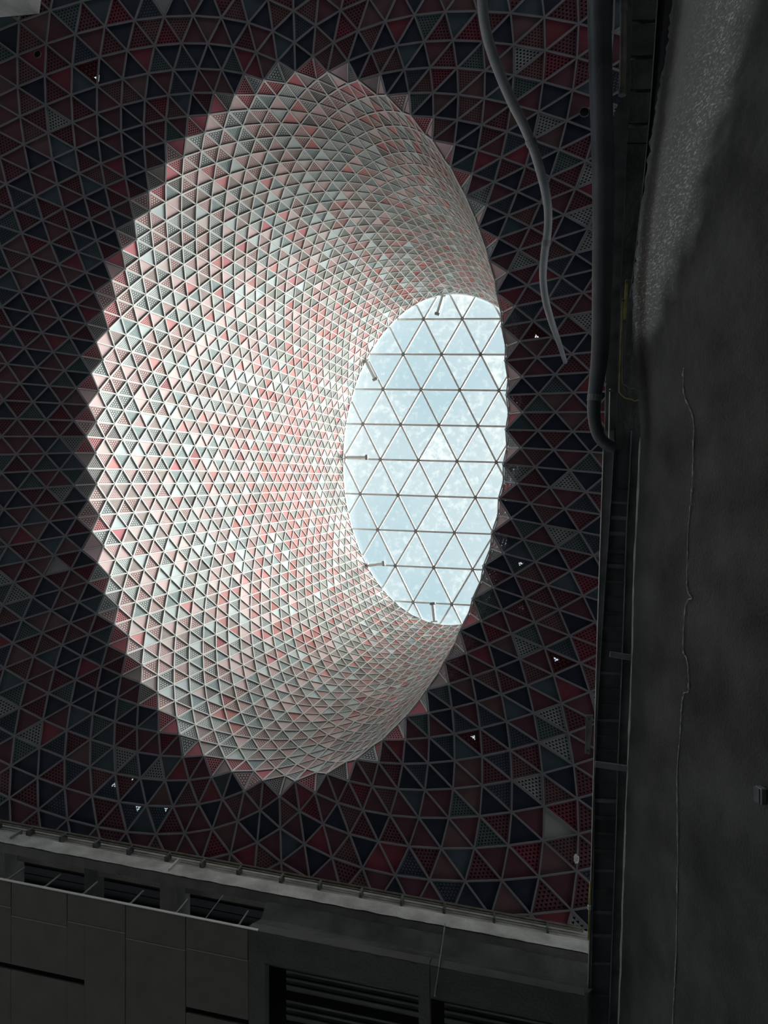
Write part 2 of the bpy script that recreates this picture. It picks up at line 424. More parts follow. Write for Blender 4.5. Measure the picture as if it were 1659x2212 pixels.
# lattice bars
LAT = {'C': ([], []), 'F': ([], [])}
for (k1, k2), ns_ in EDGES.items():
    p, q = NODES[k1[0]][k1[1]], NODES[k2[0]][k2[1]]
    n = sum(ns_, Vector()).normalized(); s_ = (SV[k1[0]][k1[1]]+SV[k2[0]][k2[1]])/2
    side = 'F' if s_ > -0.01 else 'C'; V, F = LAT[side]; off = INV[side]
    d = (q-p).normalized(); t = d.cross(n).normalized()
    wd, up, dn_ = (0.0125, 0.010, 0.012) if side == 'F' else (0.017, 0.010, 0.014)
    if side == 'F': up -= 0.002*max(0.0, min(1.0, (s_-3.0)/12.0))
    up += 0.0012*((k1[0]+k1[1]) % 2)
    b = len(V)
    for x in (p, q):
        for a_, h_ in ((-wd, -dn_), (wd, -dn_), (wd, up), (-wd, up)): V.append(tuple(x+t*a_+n*h_+off))
    F += [(b+i, b+(i+1) % 4, b+4+(i+1) % 4, b+4+i) for i in range(4)]
for j in range(NC):
    for i, p in enumerate(NODES[j]):
        s_ = SV[j][i]; side = 'F' if s_ > -0.01 else 'C'; V, F = LAT[side]; off = INV[side]
        n = (Vector((0, 0, -1)) if s_ < -0.6 else (Vector((0, 0, -1))-NRM[j]).normalized() if s_ < 0.6 else -NRM[j])
        t = n.orthogonal().normalized(); u_ = n.cross(t); b = len(V); rr = 0.022 if side == 'F' else 0.030
        for h_ in (-0.01, 0.0135):
            for k in range(6): V.append(tuple(p+n*h_+(t*math.cos(k*math.pi/3)+u_*math.sin(k*math.pi/3))*rr+off))
        F.append(tuple(b+6+k for k in range(6))); F += [(b+k, b+(k+1) % 6, b+6+(k+1) % 6, b+6+k) for k in range(6)]
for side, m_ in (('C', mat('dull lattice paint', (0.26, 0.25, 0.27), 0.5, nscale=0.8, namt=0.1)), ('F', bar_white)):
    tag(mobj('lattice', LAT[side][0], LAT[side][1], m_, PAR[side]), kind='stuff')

# roof membrane behind the skin, closed out to the surrounding walls
HALF = 34.0
V, F = [], []
BACK = 0.30
idx = {}
for j in range(NC):
    for i, s_ in enumerate(SV[j]):
        p = NODES[j][i]
        if s_ <= 0: q = p + Vector((0, 0, BACK)) + NRM[j]*(BACK if s_ == 0 else (BACK*0.5 if s_ > -0.6 else 0))
        else: q = p + NRM[j]*BACK + (Vector((0, 0, BACK)) if s_ < 0.9 else Vector())
        idx[(j, i)] = len(V); V.append(tuple(q))
for p, sc, j, n, ids in TRI:
    c = px_area(p)[1]; t3 = [idx[k] for k in ids]
    if sc < -0.5 and c and any((c[0]-a)**2+(c[1]-b)**2 < r*r for a, b, r in TORN):
        # a small tear: the sky shows through it
        rr_ = random.Random(int(c[0])); wts = [rr_.uniform(0.7, 1.3) for _ in range(3)]; sw = sum(wts)
        cen = sum((Vector(V[k])*w_ for k, w_ in zip(t3, wts)), Vector())/sw; b0 = len(V); kk_ = rr_.uniform(0.10, 0.26)
        for k in t3: V.append(tuple(cen+(Vector(V[k])-cen)*kk_))
        for i in range(3): F.append((t3[i], t3[(i+1) % 3], b0+(i+1) % 3, b0+i))
        continue
    F.append(tuple(t3))
ring = len(V)
for j in range(NC):
    p = NODES[j][0]; V.append((p.x, p.y, p.z+BACK))
    d = NRM[j]; k = min(HALF*1.3/max(1e-6, abs(d.x)), HALF*1.3/max(1e-6, abs(d.y)))
    q = Vector((p.x, p.y, 0))+Vector((d.x, d.y, 0))*min(k, 60.0); V.append((q.x, q.y, p.z+BACK))
for j in range(NC):
    a, b = ring+2*j, ring+2*((j+1) % NC); F.append((a, a+1, b+1, b))
roof = mobj('roof', V, F, membrane_m); tag(roof, 'black membrane behind the perforated panels', kind='structure')

# ------------------------------------------------------------------ oculus curb and glazing
OC = sum(OCU, Vector())/NC
def scaled(k, dz): return [Vector((OC.x+(p.x-OC.x)*k, OC.y+(p.y-OC.y)*k, p.z+dz)) for p in OCU]
V = []; F = []
rings = [scaled(1.0, -0.02), scaled(1.0, 0.16), scaled(1.14, 0.16), scaled(1.14, -0.06), scaled(1.04, -0.06)]
for r_ in rings: V += [tuple(x) for x in r_]
for a in range(5):
    b = (a+1) % 5
    for j in range(NC): F.append((a*NC+j, a*NC+(j+1) % NC, b*NC+(j+1) % NC, b*NC+j))
curb = mobj('trim_1', V, F, mat('curb paint', (0.55, 0.56, 0.55), 0.5, nscale=2, namt=0.1)); tag(curb, 'pale curb ring round the top of the funnel', kind='structure')
ZG = Z1 + 0.30
g0 = P(904.8, 995, ZG); e1 = P(988, 997, ZG)-g0; e2 = P(943.4, 1072.5, ZG)-g0
glaz = empty('skylight_glazing', g0); tag(glaz, 'oval skylight of clear triangular glass panes in grey bars, at the top of the funnel', 'skylight')
def glass_mat(name, dirt, tint):
    m = bpy.data.materials.new(name); m.use_nodes = True; t = m.node_tree; N = t.nodes
    b = N['Principled BSDF']; out = N['Material Output']; N.remove(b)
    tr = N.new('ShaderNodeBsdfTransparent'); tr.inputs[0].default_value = (*tint, 1)
    gl = N.new('ShaderNodeBsdfGlossy'); gl.inputs['Roughness'].default_value = 0.05
    tl = N.new('ShaderNodeBsdfTranslucent'); tl.inputs[0].default_value = (0.24, 0.245, 0.245, 1)
    tcn = N.new('ShaderNodeTexCoord'); n = N.new('ShaderNodeTexNoise'); n.inputs['Scale'].default_value = 3.2; n.inputs['Detail'].default_value = 7
    n.inputs['Roughness'].default_value = 0.68
    r = N.new('ShaderNodeValToRGB'); r.color_ramp.elements[0].position = 0.54-dirt*0.16; r.color_ramp.elements[1].position = 0.80-dirt*0.1
    r.color_ramp.elements[0].color = (0.02+0.05*dirt,)*3+(1,); r.color_ramp.elements[1].color = (0.17+0.25*dirt,)*3+(1,)
    mx = N.new('ShaderNodeMixShader'); mg = N.new('ShaderNodeMixShader'); mg.inputs[0].default_value = 0.03
    L = t.links
    L.new(tcn.outputs['Object'], n.inputs['Vector']); L.new(n.outputs['Fac'], r.inputs['Fac'])
    L.new(tr.outputs[0], mg.inputs[1]); L.new(gl.outputs[0], mg.inputs[2])
    L.new(r.outputs['Color'], mx.inputs['Fac']); L.new(mg.outputs[0], mx.inputs[1]); L.new(tl.outputs[0], mx.inputs[2]); L.new(mx.outputs[0], out.inputs['Surface'])
    return m
GL = [glass_mat('clear glass', 0.05, (0.95, 0.985, 0.99)), glass_mat('streaked glass', 0.35, (0.96, 0.985, 0.985)), glass_mat('dusty glass', 0.75, (0.96, 0.975, 0.97))]
Vin = lambda p, k: ((p.x-OC.x)**2) and True
def inside(p, k):
    """is p within the oculus outline scaled by k"""
    a = [(OC.x+(q.x-OC.x)*k, OC.y+(q.y-OC.y)*k) for q in OCU]; r = False
    for i in range(NC):
        x1, y1 = a[i]; x2, y2 = a[i-1]
        if (y1 > p.y) != (y2 > p.y) and p.x < (x2-x1)*(p.y-y1)/(y2-y1)+x1: r = not r
    return r
gn = {}
for a in range(-9, 10):
    for b in range(-9, 10): gn[(a, b)] = g0+e1*a+e2*b
gedges = {}
dusty = [(950, 965), (1010, 1100), (1000, 1240), (985, 1170), (930, 1250)]
for a in range(-9, 9):
    for b in range(-9, 9):
        for ks in (((a, b), (a+1, b), (a, b+1)), ((a+1, b), (a+1, b+1), (a, b+1))):
            p = [gn[k] for k in ks]; cen = sum(p, Vector())/3
            if not (inside(cen, 1.10) or any(inside(x, 1.0) for x in p)): continue
            for x, y in ((0, 1), (1, 2), (2, 0)): gedges.setdefault(tuple(sorted((ks[x], ks[y]))), 0)
            q = [cen+(x-cen)*0.985-glaz.location for x in p]; up = Vector((0, 0, 0.018))
            c = proj(cen); m_ = GL[0] if random.random() < 0.55 else GL[1]
            if any((c[0]-x)**2+(c[1]-y)**2 < 24**2 for x, y in dusty) or random.random() < 0.06: m_ = GL[2]
            me = bpy.data.meshes.new('pane'); me.from_pydata([tuple(x) for x in q]+[tuple(x+up) for x in q], [], [(2, 1, 0), (3, 4, 5), (0, 1, 4, 3), (1, 2, 5, 4), (2, 0, 3, 5)])
            me.materials.append(m_); link(bpy.data.objects.new('pane', me), glaz)
used = set()
for (k1, k2) in gedges:
    used |= {k1, k2}
    MB().bar(gn[k1]-glaz.location-Vector((0, 0, 0.055)), gn[k2]-glaz.location-Vector((0, 0, 0.055)), 0.064, 0.11, (0, 0, 1)).build('glazing_bar', mull, glaz)
for k in used:
    p = gn[k]-glaz.location
    if inside(gn[k], 1.05): MB().tube([p+Vector((0, 0, -0.145)), p+Vector((0, 0, -0.10))], 0.075, 8).build('node_cap', steel, glaz)
# bracket arms reaching in from the curb
arms = [((958, 633), (944, 680), 'grey bracket arm at the top edge of the glass, leaning down'), ((788, 776), (811, 821), 'slanting grey bracket arm on the upper left edge of the glass'),
        ((741, 988), (794, 988), 'level grey bracket arm at the middle of the left edge of the glass'), ((789, 1223), (830, 1217), 'grey bracket arm on the lower left edge of the glass'),
        ((939, 1348), (934, 1302), 'upright grey bracket arm at the bottom edge of the glass')]
for a, b, lab in arms:
    p, q = P(*a, Z1+0.02), P(*b, Z1+0.02); d = (q-p).normalized(); t = Vector((-d.y, d.x, 0))
    p = p+d*0.18; e = empty('bracket_arm', p); tag(e, lab, 'bracket', 'bracket arms round the skylight rim')
    l = q-p
    MB().bar(-d*0.05, l*0.97, 0.105, 0.09, (0, 0, 1)).build('arm', mull, e, bevel=0.01)
    MB().bar(l*0.95-t*0.10, l*0.95+t*0.10, 0.10, 0.12, (0, 0, 1)).build('head', steel, e, bevel=0.01)
    MB().bar(-d*0.08-t*0.13, -d*0.08+t*0.13, 0.05, 0.16, (0, 0, 1)).build('foot_plate', mull, e)
    MB().tube([l*0.6+Vector((0, 0, 0.04)), l*0.6+Vector((0, 0, 0.15))], 0.02, 6).build('link_rod', steel, e)

# ------------------------------------------------------------------ ground: paved, open to daylight on all sides of the canopy
GR = 150.0
ground = mobj('floor', [(-GR, -GR, 0), (GR, -GR, 0), (GR, GR, 0), (-GR, GR, 0)], [(0, 1, 2, 3)], paving); tag(ground, 'pale grey paving under and around the canopy', kind='structure')

# ------------------------------------------------------------------ soffit and beam along the bottom of the view
ZB, ZS = 13.0, 11.8                    # underside of the edge beam, underside of the panelled soffit (above the eye)
B0, B1 = P(0, 1818, ZB), P(1265, 2058, ZB)
bx = (B1-B0); bx.z = 0; bx.normalize(); by = Vector((-bx.y, bx.x, 0))     # along the beam, away from the opening
if by.y < 0: by = -by
byn = by.copy()                         # square to the beam; the boards run slightly askew to it
_d = P(401, 2205, ZS)-P(401, 1976, ZS); SK = _d.dot(bx)/_d.dot(byn); by = byn+bx*SK
def BW(s_, k, z):                      # along, outward, height above the eye
    q = B0+bx*s_+by*k; return Vector((q.x, q.y, EYE+z))
def Bplane(u, v, k):
    """pixel on the vertical plane k metres outward of the beam face -> (along, height above eye)"""
    r = ray(u, v); o = Vector((0, 0, EYE)); b0 = B0+by*k
    t = (b0-o).dot(byn)/r.dot(byn); q = o+r*t; return (q-b0).dot(bx), q.z-EYE
def Bflat(u, v, z):
    q = P(u, v, z); d = q-B0; k = d.dot(byn); return d.dot(bx)-k*SK, k
def bblock(s0, s1, k0, k1, z0, z1, name, m, parent=None, bevel=0.0):
    lo = [BW(s0, k0, z0), BW(s1, k0, z0), BW(s1, k1, z0), BW(s0, k1, z0)]; hi = [BW(s0, k0, z1), BW(s1, k0, z1), BW(s1, k1, z1), BW(s0, k1, z1)]
    return MB().hexa(lo, hi).build(name, m, parent, bevel=bevel)
S0, S1 = -3.0, (B1-B0).length+0.12
S1F = Bflat(1264, 2165, ZS)[0]          # where the lower soffit meets the channel
zc = Bplane(420, 1874, 0)[1]; za = Bplane(420, 1853, 0.05)[1]
kE = Bflat(420, 1921, ZB)[1]
SX = Bflat(577, 1948, ZB)[0]            # where the slot is closed by the solid fascia
beam = empty('beam', BW(0, 0, ZB)); tag(beam, 'pale rough concrete edge beam running below the ceiling at the bottom of the view', kind='structure')
def in_b(o): o.parent = beam; o.matrix_parent_inverse = Matrix.Translation(-beam.location); return o
def rough_strip(name, s0, s1, z0, z1, k, m, amp=0.012, n=160):
    """vertical face with uneven plaster"""
    V, F = [], []; R = 8
    for i in range(n+1):
        for r_ in range(R+1):
            s_ = s0+(s1-s0)*i/n; z = z0+(z1-z0)*r_/R
            d = amp*noise.noise(Vector((s_*3.1, z*6.0, k)))+amp*0.6*noise.noise(Vector((s_*11, z*14, k+3)))
            e = (0.02*noise.noise(Vector((s_*4.0, 0, 7)))) if r_ == 0 else 0
            V.append(tuple(BW(s_, k-d-0.001, z+e)))
    for i in range(n):
        for r_ in range(R): a = i*(R+1)+r_; F.append((a, a+R+1, a+R+2, a+1))
    return mobj(name, V, F, m, smooth=True)
beam_c = mat('beam concrete', (0.27, 0.27, 0.25), 0.85, nscale=2.5, namt=0.25, bump=0.2, bscale=25)
in_b(bblock(S0, S1, 0.02, kE, ZB, zc, 'beam_core', beam_c))
in_b(rough_strip('beam_face', S0, S1, ZB-0.005, zc+0.01, 0.0, concrete_pale))
in_b(bblock(S0, S1, 0.06, kE+0.3, zc, za, 'upstand', mat('upstand concrete', (0.40, 0.395, 0.35), 0.85, nscale=3, namt=0.25, bump=0.3, bscale=25)))
in_b(bblock(S0, S1, kE+0.3, 3.2, ZB+1.0, ZB+1.06, 'slab', concrete))
# joint flange plates on the beam face
for u0, v0_, u1, v1 in ((365, 1882, 392, 1858), (23, 1813, 48, 1793)):
    s_, z = Bplane(u0, v0_, 0)
    in_b(bblock(s_-0.012, s_+0.012, -0.05, 0.03, z, zc+0.12, 'joint_plate', trim_white if u0 > 100 else steel))
# pipe rail on brackets in front of the upstand
zr = Bplane(420, 1852, -0.06)[1]
rail = empty('pipe_rail', BW(0, -0.06, zr)); tag(rail, 'twin olive pipes clipped along the top of the pale edge beam below the ceiling', 'pipe')
def in_r(o): o.parent = rail; o.matrix_parent_inverse = Matrix.Translation(-rail.location); return o
for dz, kk, rr in ((0.03, -0.06, 0.024), (-0.045, -0.045, 0.015)):
    in_r(MB().tube([BW(S0, kk, zr+dz), BW(S1-0.1, kk, zr+dz)], rr, 10).build('pipe', rail_paint, smooth=True))
for u in (52, 124, 197, 270, 353, 429, 509, 602, 685, 776, 865, 958, 1067, 1184, -20):
    v = 1790+0.187*u; s_, z = Bplane(u, v+4, -0.03)
    o = bblock(s_-0.02, s_+0.02, -0.07, 0.055, zr-0.20, zr+0.03, 'bracket', steel_dark); in_r(o)
# solid fascia closing the slot on the right, with a broken top edge
kH = Bflat(948, 2094, ZS)[1]; kF = Bflat(278, 1946, ZS)[1]; kW = (kH+kF)/2
V, F = [], []; n = 150
sA = Bplane(577, 1951, kW)[0]
for i in range(n+1):
    s_ = SX+(S1F-SX)*i/n
    d = 0.03*noise.noise(Vector((s_*1.5, 2, 0)))
    top = ZB-0.03+0.05*noise.noise(Vector((s_*2.3, 0.3, 0)))+0.03*noise.noise(Vector((s_*9, 0.8, 0)))
    b_ = ZS+0.012*noise.noise(Vector((s_*5, 4, 0)))
    s2 = s_+0.28*max(0.0, (i/n-0.85)/0.15)
    V += [tuple(BW(s_, kW+0.02, b_)), tuple(BW(s2, kE+0.10+d*0.3, top-0.30)), tuple(BW(s2, kE-0.05+d*0.5, top)), tuple(BW(s2, kE+0.02, ZB+0.02)), tuple(BW(s_, kW+0.55, ZB+0.02)), tuple(BW(s_, kW+0.55, ZS+0.05))]
for i in range(n):
    for r_ in range(6): a = i*6+r_; b = i*6+(r_+1) % 6; F.append((a, a+6, b+6, b))
F += [(0, 1, 2, 3, 4, 5), tuple(n*6+x for x in (5, 4, 3, 2, 1, 0))]
fas = mobj('trim_2', V, F, concrete); tag(fas, 'dark concrete fascia with a broken upper edge under the beam', kind='structure')
# cross beams seen in the slot
slot = empty('trim_3', BW(0, kE, ZB)); tag(slot, 'cross beams and dark top of the slot between beam and panelled soffit', kind='structure')
def in_s(o): o.parent = slot; o.matrix_parent_inverse = Matrix.Translation(-slot.location); return o
for ua, ub in ((345, 381), (174, 188), (-30, 9)):
    sa, sb = Bflat(ua, 1920+0.0*ua, ZB)[0], Bflat(ub, 1920, ZB)[0]
    zb_ = ZB+0.005 if ua != 174 else ZB+0.12
    in_s(bblock(sa, sb, kE, kW+1.2, zb_, ZB+0.6, 'cross_beam', beam_c if ua != 174 else soffit_paint))
for i in range(14):                    # ribbed deck over the slot
    k0 = kE+0.02+i*0.16
    in_s(bblock(S0, S1F, k0, k0+0.13, ZB+0.90+0.02*(i % 2), ZB+1.0, 'deck_board', mat('slot deck', (0.07, 0.075, 0.085), 0.7)))
# hanging soffit of separate boards
soffit = empty('trim_4', BW(0, kW, ZS)); tag(soffit, 'hung soffit of olive grey boards with dark slots at the bottom left of the view', kind='structure')
def in_f(o): o.parent = soffit; o.matrix_parent_inverse = Matrix.Translation(-soffit.location); return o
SJ = [Bflat(u, v, ZS)[0] for u, v in ((-330, 1842), (24, 1910), (145, 1935), (271, 1960), (401, 1985), (536, 2010))]
KG = [(Bflat(-60, 1940, ZS)[1],)*1, ]
KG = [Bflat(u, v, ZS)[1] for u, v in ((12, 1959), (81, 1990), (207, 2003), (335, 2040), (468, 2062))]
K3 = [Bflat(u, v, ZS)[1] for u, v in ((80, 2094), (80, 2094), (300, 2170), (300, 2170), (468, 2190))]
g = 0.006
sm = Bflat(182, 2119, ZS)[0]; kk1 = Bflat(90, 2097, ZS)[1]; kk2 = Bflat(468, 2189, ZS)[1]
for i in range(5):
    in_f(bblock(SJ[i]+g, SJ[i+1]-g, kW+0.03, KG[i]-0.008, ZS, ZS+0.05, 'board', soffit_board, bevel=0.004))
    in_f(bblock(SJ[i]+g, SJ[i+1]-g, KG[i]-0.006, KG[i]+0.006, ZS-0.003, ZS+0.03, 'joint_lit_edge', lit_edge_dull))  # added pale strip, painting the light on the joint edge
for s0, s1, i, slot_k in ((SJ[0], SJ[1], 0, kk1), (SJ[1], SJ[2], 1, kk1), (SJ[2], sm, 2, kk1), (sm, SJ[3], 2, None), (SJ[3], SJ[4], 3, None), (SJ[4], SJ[5], 4, kk2)):
    a_ = g if s0 not in (SJ[2], sm) else 0.001
    if slot_k is None: in_f(bblock(s0+a_, s1-g, KG[i]+0.008, kW+4.0, ZS, ZS+0.05, 'board', soffit_board, bevel=0.002)); continue
    in_f(bblock(s0+a_, s1-0.001, KG[i]+0.008, slot_k, ZS, ZS+0.05, 'board', soffit_board, bevel=0.002))
    in_f(bblock(s0+a_, s1-0.001, slot_k+0.10, kW+4.0, ZS, ZS+0.05, 'board', soffit_board, bevel=0.002))
in_f(bblock(SJ[0], SJ[5]+0.16, kW+0.008, kW+0.02, ZS-0.004, ZS+0.05, 'edge_trim', trim_white))
in_f(bblock(SJ[0]-1, SJ[5], kW+0.4, kW+4, ZS+0.35, ZS+0.4, 'slot_backing', black))
# hanger rods
RODS = [(8, 1893, 22, 1880), (89, 1904, 109, 1889), (172, 1919, 195, 1902), (275, 1944, 297, 1923), (375, 1963, 395, 1940), (438, 1978, 474, 1937), (511, 1994, 544, 1949)]
for i, (ua, va, ub, vb) in enumerate(RODS):
    s_ = Bflat(ua, va, ZS)[0]
    place = ['first hanger rod from the left end of the slot above the boards', 'second hanger rod from the left end of the slot above the boards', 'third hanger rod from the left, by the narrow cross beam in the slot', 'fourth hanger rod from the left, short of the wide cross beam',
             'fifth hanger rod from the left, just right of the wide cross beam', 'thin sixth hanger rod from the left in the slot', 'last hanger rod at the right end of the slot by the fascia'][i]
    e = empty('hanger_rod', BW(s_, kW+0.05, ZS+0.06)); tag(e, 'grey steel '+place, 'rod', 'hanger rods in the slot')
    h = 0.52 if i != 5 else 0.85
    rd = 0.018 if i != 5 else 0.009
    MB().tube([(0, 0, 0), (0, 0, h-0.02)], rd, 8).build('rod', steel, e)
    MB().tube([(0, 0, 0.0), (0, 0, 0.03)], rd*2.0, 6).build('nut', steel, e)
louvre_m = mat('louvre grey', (0.085, 0.09, 0.09), 0.6, nscale=3, namt=0.3)
# coffered bays with louvres on the right
bays = empty('trim_5', BW(SJ[5], kW, ZS)); tag(bays, 'plain soffit frame with two dark louvred bays at the bottom of the view', kind='structure')
def in_y(o): o.parent = bays; o.matrix_parent_inverse = Matrix.Translation(-bays.location); return o
sP = [Bflat(u, v, ZS)[0] for u, v in ((536, 2010), (572, 2079), (904, 2151), (928, 2157))]
kT = Bflat(740, 2115, ZS)[1]
for s0, s1, k0, k1 in ((sP[0]+g, sP[1], kW+0.03, kW+5), (sP[2], sP[3], kT, kW+5), (sP[1], sP[3], kW+0.03, kT), (sP[3]+0.012, S1F, kW+0.03, kT)):
    in_y(bblock(s0, s1, k0, k1, ZS, ZS+0.22, 'soffit_panel', soffit_paint))
in_y(bblock(sP[0], S1F, kT, kW+5, ZS+0.62, ZS+0.7, 'bay_backing', black))
for bay, (sa, sb) in enumerate(((sP[1], sP[2]), (sP[3], S1F))):
    e = empty('louvre', BW(sa, kT, ZS+0.3)); tag(e, 'dark louvred grille in the left soffit bay, nearest the boards' if bay == 0 else 'dark louvred grille in the right soffit bay, beside the corner', 'louvre', 'louvred grilles')
    inv = Matrix.Translation(-e.location)
    for i in range(15):
        if i in (3, 7, 11): continue
        k0 = kT+0.22+i*0.118
        lo = [BW(sa+(0.26 if bay == 0 else 0.2), k0, ZS+0.30), BW(sb-0.03, k0, ZS+0.30), BW(sb-0.03, k0+0.014, ZS+0.30), BW(sa+(0.26 if bay == 0 else 0.2), k0+0.014, ZS+0.30)]
        hi = [p+Vector((0, 0, 0.035))+by*0.095 for p in lo]
        o = MB().hexa(lo, hi).build('slat', soffit_paint if i in (1, 2, 6, 9, 12) else louvre_m, e); o.matrix_parent_inverse = inv
    for k0 in (kT+0.05, kT+2.05):
        o = bblock(sa+0.02, sb-0.02, k0, k0+0.06, ZS+0.28, ZS+0.42, 'frame_rail', steel_dark, e); o.matrix_parent_inverse = inv
# thin cable crossing the fascia
cab = MB().tube(spline([P(961, 1995, ZB-0.08), P(957, 2030, 12.45), P(950, 2075, 11.95), P(948, 2094, ZS-0.01), P(943, 2125, ZS-0.012), P(939, 2152, ZS-0.012)], 4), 0.010, 6).build('cable', pvc, smooth=True)
tag(cab, 'thin grey cable hanging across the dark fascia between the beam and the louvred bay', 'cable')

# ------------------------------------------------------------------ channel soffits and rough wall along the right of the view
ZR = 12.3
E1 = [(930, 1304), (1000, 1302), (1400, 1289), (1700, 1281), (2050, 1272), (2400, 1262)]
E2 = [(930, 1327), (980, 1325), (1115, 1317), (1268, 1306), (1423, 1296), (1653, 1284), (1900, 1281), (2400, 1270)]
E3 = [(930, 1364), (992, 1362), (1115, 1354), (1268, 1349), (1391, 1345), (1515, 1340), (1668, 1334), (1790, 1331), (2400, 1308)]
E4 = [(930, 1386), (961, 1381), (1100, 1375), (1237, 1368), (1391, 1365), (1484, 1362), (1607, 1357), (1683, 1354), (1800, 1349), (2212, 1335), (2400, 1328)]
U0 = [(-250, 1333), (500, 1331), (970, 1322)]
U1 = [(-250, 1372), (0, 1366), (184, 1362), (368, 1352), (500, 1346), (700, 1338), (970, 1330)]
U2 = [(-250, 1432), (0, 1420), (240, 1404), (430, 1386), (600, 1366), (700, 1352), (970, 1345)]
U3 = [(-250, 1476), (0, 1452), (250, 1415), (480, 1380), (620, 1366), (760, 1368), (930, 1384)]
def strip(e0, e1, y0, y1, z0, z1, name, m, parent=None, th=0.06, n=14, jag=0.0, smooth=False):
    """long band between two edge tables: a solid of thickness th above heights z0 (first edge) and z1"""
    V, F = [], []
    for i in range(n+1):
        y = y0+(y1-y0)*i/n
        a, b = P(interp(e0, y), y, z0), P(interp(e1, y), y, z1)
        if jag:
            a.x += jag*noise.noise(Vector((a.y*3, 1, 0))); b.x += jag*noise.noise(Vector((b.y*3, 5, 0)))
        up = Vector((0, 0, th)); V += [tuple(x) for x in (a, b, b+up, a+up)]
    for i in range(n):
        for r_ in range(4): p_ = i*4+r_; q_ = i*4+(r_+1) % 4; F.append((p_, p_+4, q_+4, q_))
    F += [(3, 2, 1, 0), tuple(n*4+x for x in (0, 1, 2, 3))]
    return mobj(name, V, F, m, parent, smooth)
chan = empty('beam_channel', P(1330, 1400, ZR)); tag(chan, 'long ribbed steel edge channel beside the rough concrete wall on the right', 'channel')
def in_c(o): o.parent = chan; o.matrix_parent_inverse = Matrix.Translation(-chan.location); return o
in_c(strip(E1, E2, 930, 2400, ZR, ZR, 'flange', steel, th=0.05))
lip = [(y, x+1.6) for y, x in E1]; in_c(strip(E1, lip, 975, 2400, ZR-0.02, ZR-0.02, 'flange_lip', concrete_pale, th=0.05))
lip = [(y, x+1.4) for y, x in E2]; in_c(strip(E2, lip, 975, 2400, ZR-0.02, ZR-0.02, 'flange_lip', steel, th=0.10))
in_c(strip(E2, E3, 930, 2400, ZR+0.08, ZR+0.08, 'web', mat('channel web', (0.15, 0.16, 0.165), 0.7, nscale=2, namt=0.35), th=0.05))
in_c(strip(E3, E4, 930, 2400, ZR+0.02, ZR+0.02, 'flange', steel_dark, th=0.05))
lip = [(y, x+1.3) for y, x in E3]; in_c(strip(E3, lip, 930, 2400, ZR-0.01, ZR-0.01, 'flange_lip', steel, th=0.15))
lip = [(y, x+3.2) for y, x in E4]; in_c(strip(E4, lip, 925, 2400, ZR-0.03, ZR-0.03, 'edge_seam', concrete_pale, th=0.06, n=90, jag=0.012))
for y in (1053, 1085, 1118, 1152, 1190, 1222, 1256, 1288, 1322, 1356, 1388, 1453, 1488, 1522, 1555, 1590, 1622, 1692, 1728, 1765, 1800, 1838, 1880, 1925, 1970, 2020, 2080, 2150):
    a, b = interp(E2, y)+2.5, interp(E3, y)-1.0
    in_c(MB().bar(P(a, y, ZR+0.065), P(b, y+2, ZR+0.065), random.choice((0.025, 0.035, 0.06)), 0.05, (0, 0, 1)).build('rib', steel_dark if random.random() < 0.6 else steel))
in_c(MB().bar(P(1317, 1413, ZR-0.03), P(1362, 1420, ZR-0.03), 0.085, 0.06, (0, 0, 1)).build('cross_bar', steel, bevel=0.005))
in_c(MB().bar(P(1285, 1650, ZR-0.03), P(1354, 1660, ZR-0.03), 0.090, 0.06, (0, 0, 1)).build('cross_bar', steel, bevel=0.005))
pl = empty('flange_plate', P(1274, 1590, ZR+0.1)); tag(pl, 'flat grey steel plate bolted to the outer edge of the ribbed channel', 'plate')
V = [P(1266, 1545, ZR+0.06), P(1281, 1545, ZR+0.06), P(1274, 1630, ZR+0.06), P(1264, 1628, ZR+0.06)]
o = MB().hexa(V, [v+Vector((0, 0, 0.03)) for v in V]).build('plate', steel); o.parent = pl; o.matrix_parent_inverse = Matrix.Translation(-pl.location)
for u, v in ((1272, 1552), (1270, 1620)):
    q = P(u, v, ZR+0.05); o = MB().tube([q-Vector((0, 0, 0.02)), q+Vector((0, 0, 0.02))], 0.02, 6).build('bolt', steel_dark); o.parent = pl; o.matrix_parent_inverse = Matrix.Translation(-pl.location)
# upper ledge
ledge = empty('trim_6', P(1360, 300, ZR)); tag(ledge, 'dark stepped concrete ledge with square pockets above the channel on the right', kind='structure')
def in_l(o): o.parent = ledge; o.matrix_parent_inverse = Matrix.Translation(-ledge.location); return o
U0b = [(-250, 1352), (0, 1354), (240, 1350), (262, 1316), (500, 1314), (970, 1306)]
in_l(strip(U0b, U1, -250, 970, ZR+0.02, ZR+0.02, 'ledge_step', steel_dark, th=0.06))
NOT = [(-60, -45), (40, 53), (118, 130), (191, 201), (263, 276), (308, 311)]
yy = -250
for a, b in NOT+[(970, 980)]:
    if a > yy: in_l(strip(U1, U2, yy, a, ZR, ZR, 'ledge_block', concrete, th=0.2, n=6))
    yy = b
in_l(strip(U1, U2, -250, 970, ZR+0.2, ZR+0.2, 'pocket_back', black, th=0.04))
in_l(strip([(-300, 1322), (970, 1322)], [(590, 1372), (620, 1369), (760, 1372), (980, 1390)], 600, 980, ZR+0.16, ZR+0.16, 'ledge_plate', concrete, th=0.05))
lip = [(y, x+1.6) for y, x in U2]; in_l(strip(U2, lip, -250, 640, ZR-0.03, ZR-0.03, 'ledge_lip', steel, th=0.06))
U3b = [(y, x+7) for y, x in U3]
in_l(strip(U2, U3b, -250, 620, ZR+0.05, ZR-0.1, 'ledge_shade', membrane_m, th=0.05))  # black strip standing in for the band of shade beside the ledge
